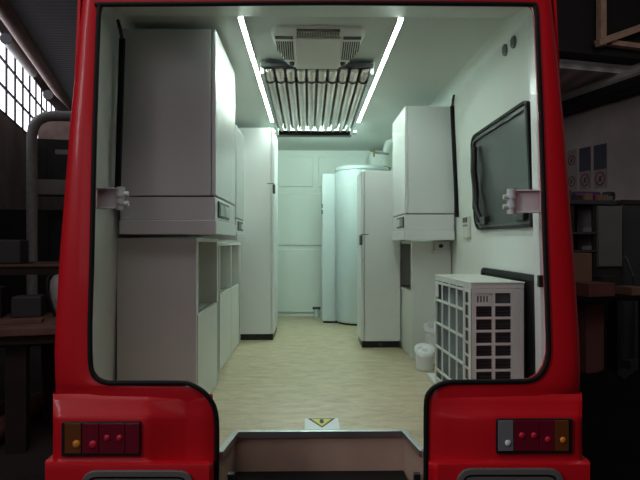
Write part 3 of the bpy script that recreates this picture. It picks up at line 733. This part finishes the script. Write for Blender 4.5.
# workbench with a wooden top
tv0, tv1 = atv(20, 329, 4.05), atv(20, 311, 4.9)
tz = -.62
wbn = thing('workbench', 'worn wooden workbench with thick dark legs beside the red van', 'workbench', tuple(wf((-1.6, 5.2, GZ))))
MB(wf).box(-2.9, -.48, 4.72, 5.75, tz - .055, tz).build('bench_top', M['wood'], wbn, .006)
MB(wf).box(-2.9, -.50, 4.76, 4.80, tz - .12, tz - .056).build('apron', M['dwood'], wbn)
def leg(u, v, w_, taper): 
    m = MB(wf); t = w_ * taper
    m.hexa([(u-t,v-t,GZ),(u+t,v-t,GZ),(u+t,v+t,GZ),(u-t,v+t,GZ),(u-w_,v-w_,tz-.056),(u+w_,v-w_,tz-.056),(u+w_,v+w_,tz-.056),(u-w_,v+w_,tz-.056)]); m.build('leg', M['dwood'], wbn)
leg(-.95, 4.90, .07, 1); leg(-.84, 5.62, .065, .6); leg(-2.7, 4.90, .07, .8); leg(-2.7, 5.62, .06, .8)
W('plank', 'thin reddish plank lying along the worn workbench', 'plank', M['wood'], None, .003, (-1.75, -.80, 4.98, 5.10, tz, tz + .03))
W('tool_box', 'dark grey tool box standing on the worn workbench', 'box', M['dgrey'], None, .01, (-1.10, -.87, 5.40, 5.62, tz, tz + .17))
W('tool_box', 'taller black tool box on the worn workbench beside the dark grey one', 'box', M['dark'], None, .01, (-1.45, -1.17, 5.40, 5.62, tz, tz + .25))
sack = thing('sack', 'pale shiny sack with a black strap leaning on the worn workbench', 'sack', tuple(wf((-.74, 5.4, tz))))
MB(wf).tube([(-.70, 5.45, tz), (-.71, 5.45, tz + .05), (-.72, 5.45, tz + .13), (-.735, 5.45, tz + .23), (-.755, 5.45, tz + .31), (-.765, 5.45, tz + .345)], [.045, .07, .085, .085, .06, .02], 16).build('sack_body', M['duct'], sack)
MB(wf).tube([(-.765, 5.38, tz + .01), (-.785, 5.375, tz + .07), (-.81, 5.375, tz + .16), (-.83, 5.38, tz + .25), (-.825, 5.40, tz + .32), (-.79, 5.42, tz + .36)], .012, 8).build('strap', M['black'], sack)
# second bench farther back
wb2 = thing('storage_rack', 'dark wooden storage rack behind the worn workbench', 'rack', tuple(wf((-1.6, 6.3, GZ))))
for za, zb_, nm in ((-.30, -.20, 'upper_board'), (-.95, -.90, 'lower_board')): MB(wf).box(-2.15, -.05, 6.0, 6.7, za, zb_).build(nm, M['dwood'], wb2)
MB(wf).box(-2.15, -.05, 5.98, 6.0, -.225, -.201).build('lip', M['wood'], wb2)
for u in (-2.05, -.15):
    for v in (6.05, 6.65): MB(wf).box(u - .05, u + .05, v - .04, v + .04, GZ, -.301).build('post', M['dwood'], wb2)
for u, wd, h_, mt, lab in ((-1.80, .30, .32, 'dark', 'dark canister box on the storage rack, far end'), (-1.30, .26, .22, 'dgrey', 'low grey box in the middle of the storage rack'), (-.72, .20, .36, 'dark', 'tall dark box on the storage rack nearest the van')):
    W('storage_box', lab, 'box', M[mt], None, .01, (u - wd/2, u + wd/2, 6.15, 6.55, -.20, -.20 + h_))
for i, (p0, p1, r, lab) in enumerate((((-1.20, 4.9, GZ + .085), (-.98, 6.0, GZ + .085), .085, 'thick brown log lying on the workshop floor under the workbench'), ((-1.55, 5.0, GZ + .07), (-1.22, 6.0, GZ + .07), .07, 'thin brown log lying beside the thick one on the workshop floor'))):
    o = MB(wf).tube([p0, p1], r, 14).build('log', M['wood']); tag(o, lab, 'log', 'logs on the floor')

# right side of the workshop
o = U(-.5, UR, 7.2, 7.5, 0, .1)
o.bm.free()
a = atv(556, 49, 6.9); b = atv(640, 61, 6.9)
MB(wf).box(.2, UR, 6.9, 7.2, a.z - .02, a.z + 1.9).build('beam_1', M['beam']); struct(bpy.data.objects['beam_1']); bpy.data.objects['beam_1'].name = 'trim_4'
fr = thing('timber_frame', 'pale open timber frame resting on the dark cross beam under the roof', 'frame', tuple(wf((5.4, 6.75, 2.0))))
def bar(px0, py0, px1, py1, v, w_, nm):
    p = atv(px0, py0, v); q = atv(px1, py1, v); m = MB(wf); d = (q - p).normalized(); n = Vector((-d.z, 0, d.x)) * w_
    m.plate([p - n, q - n, q + n, p + n], (0, .10, 0)); m.build(nm, M['wood2'], fr, .004)
bar(604, -30, 604, 45, 6.75, .045, 'post'); bar(600, 42, 690, 10, 6.72, .045, 'rail'); bar(612, 42, 690, 52, 6.78, .035, 'lower_rail')
# sloping roof sheets on the right side
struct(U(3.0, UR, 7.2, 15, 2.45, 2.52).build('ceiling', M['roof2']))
for py0, py1, uu, w_, nm, mt in ((99, 67, UR - .16, .075, 'trim_5', 'duct'), (110, 78, UR - .14, .12, 'trim_6', 'beam')):
    p = atu(563, py0, uu); q = atu(650, py1, uu)
    z_ = (p.z + q.z) / 2
    m = MB(wf).tube([(uu, 13, z_), (uu, 6.0, z_)], w_, 10); struct(m.build(nm, M[mt]))

wvv = [atu(x, 160, UR).y for x in (568, 577, 579, 590, 594, 606)]
def poster(px0, px1, lab, dark, y0, y1):
    a = atu(px0, 170, UR - .02); b = atu(px1, 170, UR - .02); v0, v1 = b.y, a.y
    t = thing('safety_poster', lab, 'poster', tuple(wf(((UR - .02), (v0 + v1)/2, atu(px0, y1, UR).z))), 'safety posters')
    z1 = atu((px0+px1)/2, y0, UR - .02).z; z0 = atu((px0+px1)/2, y1, UR - .02).z; zm = z0 + (z1 - z0) * .43
    MB(wf).box(UR - .012, UR - .002, v0, v1, z0, z1).build('sheet', M['posterw'], t)
    def disc(zc, r):
        n = 28; c = [(UR - .013, (v0+v1)/2 + r*math.cos(2*PI*i/n), zc + r*math.sin(2*PI*i/n)) for i in range(n)]
        k = [(UR - .013, (v0+v1)/2 + r*.76*math.cos(2*PI*i/n), zc + r*.76*math.sin(2*PI*i/n)) for i in range(n)]
        MB(wf).ring(c, k, (-.004, 0, 0)).build('prohibition_ring', M['posterr'], t)
        m = MB(wf); s = r * .72
        m.plate([(UR - .013, (v0+v1)/2 - s*.75, zc + s*.6), (UR - .013, (v0+v1)/2 - s*.6, zc + s*.75), (UR - .013, (v0+v1)/2 + s*.75, zc - s*.6), (UR - .013, (v0+v1)/2 + s*.6, zc - s*.75)], (-.003, 0, 0)); m.build('bar', M['posterr'], t)
        B_ = MB(wf).box(UR - .016, UR - .013, (v0+v1)/2 - s*.25, (v0+v1)/2 + s*.25, zc - s*.5, zc + s*.45); B_.build('pictogram', M['ink'], t)
    rr = min((v1 - v0) * .42, (zm - z0) * .46)
    disc((z0 + zm) / 2, rr)
    if dark: MB(wf).box(UR - .017, UR - .012, v0, v1, zm, z1).build('dark_panel', M['navy'], t)
    else: disc((zm + z1) / 2 + .02, rr)
poster(567, 575.5, 'white safety poster with two red prohibition rings, nearest the van', False, 150, 190)
poster(579, 590, 'middle safety poster, navy above and red prohibition ring below', True, 147.5, 189)
poster(593.5, 606, 'navy and white safety poster with red ring, furthest from the van', True, 144.5, 188)

rv = 6.0                       # clutter stands about here
def Q(name, lab, cat, mt, px0, px1, py0, py1, v, dep, grp=None, bevel=.005):
    a = atv(px0, py1, v); b = atv(px1, py0, v)
    return tag(MB(wf).box(a.x, b.x, v, v + dep, a.z, b.z).build(name, M[mt], None, bevel), lab, cat, grp)
sz = atv(590, 200, rv).z
rk = thing('shelf_rack', 'dark shelf rack crowded with boxes and jars below the safety posters', 'rack', tuple(wf((atv(590, 260, rv).x, rv + .2, GZ))))
def P(px0, px1, py0, py1, v, dep, nm, mt, par):
    a = atv(px0, py1, v); b = atv(px1, py0, v); return MB(wf).box(a.x, b.x, v, v + dep, a.z, b.z).build(nm, M[mt], par)
P(564, 617, 200.5, 203.5, rv, .4, 'top_shelf', 'dgrey', rk)
P(564, 598, 232, 234, rv, .4, 'shelf', 'dgrey', rk); P(564, 598, 250, 252, rv, .4, 'shelf', 'dgrey', rk)
P(564, 598, 203.6, 270, rv + .41, .03, 'rack_back', 'dark', rk)
a = atv(572, 203, rv)
for px in (574, 596):
    p = atv(px, 203.6, rv); MB(wf).box(p.x - .02, p.x + .02, rv + .02, rv + .06, GZ, p.z).build('post', M['beam'], rk)
Q('carton', 'brown carton on the top shelf below the middle safety poster', 'box', 'card', 584.5, 593, 193.5, 200.4, rv + .02, .15)
Q('carton', 'brown and white carton on the top shelf below the furthest safety poster', 'box', 'card', 597, 606, 195, 200.4, rv + .02, .15)
Q('jar', 'small pale jar at the end of the top shelf', 'jar', 'greypan', 608, 613, 196, 200.4, rv + .05, .08)
Q('jar', 'small dark jar on the top shelf close to the van', 'jar', 'dark', 573, 582, 195, 200.4, rv + .02, .15)
Q('bag', 'crumpled black bag at the far end of the top shelf', 'bag', 'black', 609.5, 616.5, 191.5, 200.4, rv + .18, .16, None, .03)
for px, h_, mt, lab in ((570, 12, 'dgrey', 'dark bottle on the top shelf closest to the van'), (595, 9, 'purple', 'small dark purple bottle between the two brown cartons'), (606.9, 7, 'greypan', 'thin grey bottle beside the furthest brown carton')):
    a = atv(px, 200.4, rv + .07); r_ = .028; hh = h_ * a.y / 600
    bt = MB(wf).lathe([(0, a.z), (r_, a.z), (r_, a.z + hh * .65), (r_ * .4, a.z + hh * .8), (r_ * .4, a.z + hh), (0, a.z + hh)], a.x, a.y, 14).build('bottle', M[mt])
    tag(bt, lab, 'bottle', 'bottles on the top shelf')
p = atv(580, 190.5, rv + .1); q = atv(606, 193.5, rv + .1)
tag(MB(wf).box(p.x, q.x, rv + .18, rv + .32, sz, p.z).build('folded_cloth', M['purple'], None, .02), 'purple folded cloth lying on the top shelf below the posters', 'cloth')
Q('tin', 'small grey tin on the middle shelf of the dark rack', 'tin', 'mgrey', 589, 595, 227.5, 231.9, rv + .05, .1)
Q('tin', 'small grey tin on the lower shelf of the dark rack', 'tin', 'mgrey', 588, 596, 246, 249.9, rv + .05, .1)
wc = thing('metal_locker', 'pale grey locker with a plain door next to the dark shelf rack', 'locker', tuple(wf((atv(610, 266, rv).x, rv + .3, GZ))))
p = atv(598.5, 267, rv); q = atv(622.5, 206, rv)
MB(wf).box(p.x, q.x, rv + .02, rv + .38, p.z, q.z).build('locker_body', M['greypan'], wc, .004)
MB(wf).box(p.x + .005, q.x - .005, rv, rv + .018, p.z + .005, q.z - .005).build('locker_door', M['greypan'], wc, .004)
MB(wf).box(p.x, q.x, rv + .03, rv + .38, GZ, p.z - .001).build('locker_stand', M['dark'], wc)
mc = thing('dark_cabinet', 'dark grey cabinet with a brown top at the edge of the picture', 'cabinet', tuple(wf((atv(635, 266, rv).x, rv + .5, GZ))))
p = atv(623.5, 270, rv + .2); q = atv(646, 205, rv + .2)
MB(wf).box(p.x, q.x, rv + .2, rv + .7, GZ, q.z).build('cabinet_body', M['dgrey'], mc, .004)
MB(wf).box(p.x - .02, q.x, rv + .18, rv + .7, q.z + .001, q.z + .06).build('cabinet_top', M['dwood'], mc, .004)
# bench in front with boxes
bv = 5.3
bz = atv(600, 297, bv).z
bn = thing('low_bench', 'low black bench covered in boxes on the far side of the van', 'bench', tuple(wf((3.6, bv + .4, GZ))))
MB(wf).box(atv(560, 297, bv).x, atv(660, 297, bv).x, bv, bv + .62, bz - .05, bz).build('bench_top', M['dbench'], bn)
for px in (572, 650):
    p = atv(px, 300, bv); MB(wf).box(p.x - .04, p.x + .04, bv + .05, bv + .12, GZ, bz - .051).build('leg', M['dbench'], bn)
    MB(wf).box(p.x - .04, p.x + .04, bv + .52, bv + .59, GZ, bz - .051).build('leg', M['dbench'], bn)
def bench_box(name, lab, mt, px0, px1, py0, dv, dep):
    p = atv(px0, 297, bv + dv); q = atv(px1, py0, bv + dv); return tag(MB(wf).box(p.x, q.x, bv + dv, bv + dv + dep, bz, q.z).build(name, M[mt], None, .004), lab, 'box')
bench_box('carton', 'brown cardboard carton standing on the black bench against the van', 'card', 572, 592, 253, .36, .24)
bench_box('carton', 'flat reddish carton lying on the black bench', 'redcard', 589, 615, 283, .03, .3)
bench_box('carton', 'small dark carton behind the reddish one on the black bench', 'dark', 602, 620, 276, .36, .24)
ub = thing('crate', 'dark brown crate standing under the black bench', 'crate', tuple(wf((3.3, bv + .3, GZ))))
p = atv(586, 322, bv + .2); q = atv(604, 303, bv + .2)
MB(wf).box(p.x, q.x, bv + .2, bv + .6, GZ + .12, q.z).build('crate_body', M['redcard'], ub, .004)
MB(wf).box(p.x + .02, q.x - .02, bv + .22, bv + .58, GZ, GZ + .119).build('crate_foot', M['dark'], ub)
Q('carton', 'small brown carton on the black bench at the edge of the picture', 'box', 'card', 632, 645, 304, 312, bv - .25, .2)
bpy.data.objects.remove(bpy.data.objects[[o.name for o in C.objects if o.get('label') == 'small brown carton on the black bench at the edge of the picture'][0]])
p = atv(632, 297, bv + .05); q = atv(648, 287, bv + .05)
tag(MB(wf).box(p.x, q.x, bv + .05, bv + .3, bz, q.z).build('carton', M['card'], None, .004), 'small brown carton on the black bench at the edge of the picture', 'box')
tr = thing('hand_trolley', 'black hand trolley with bright metal handle in front of the dark cabinet', 'trolley', tuple(wf((atv(628, 300, bv+.9).x, bv + .9, GZ))))
tv = bv + .80
pts = [atv(624, 256, tv), atv(626, 258, tv), atv(629, 266, tv), atv(633, 276, tv)]
MB(wf).tube(pts, .012, 8).build('handle', M['alu'], tr)
p = pts[-1]; MB(wf).tube([p, (p.x + .03, tv, bz), (p.x + .03, tv + .02, GZ + .1)], .018, 8).build('frame', M['dgrey'], tr)
MB(wf).box(p.x - .15, p.x + .2, tv - .12, tv + .03, GZ, GZ + .1).build('toe_plate', M['dgrey'], tr)
# dark tarpaulin heap in front of the bench
m = MB(wf); nx, ny = 22, 12; g = []
for i in range(nx + 1):
    row = []
    for j in range(ny + 1):
        u = 2.6 + 2.6 * i / nx; v = 2.5 + 2.6 * j / ny
        e = math.sin(PI * i / nx) ** .6 * math.sin(PI * j / ny) ** .6
        row.append(m.v((u, v, GZ + e * (.38 + .10 * math.sin(i * 1.3 + j * .7) + .06 * math.sin(i * 2.9 - j * 1.9)))))
    g.append(row)
for i in range(nx):
    for j in range(ny): m.face([g[i][j], g[i+1][j], g[i+1][j+1], g[i][j+1]])
m.face([g[i][0] for i in range(nx + 1)][::-1] + [g[nx][j] for j in range(1, ny + 1)][::-1] * 0) if False else None
tag(m.build('tarpaulin', M['tarp']), 'crumpled black tarpaulin heaped on the workshop floor before the black bench', 'tarpaulin')
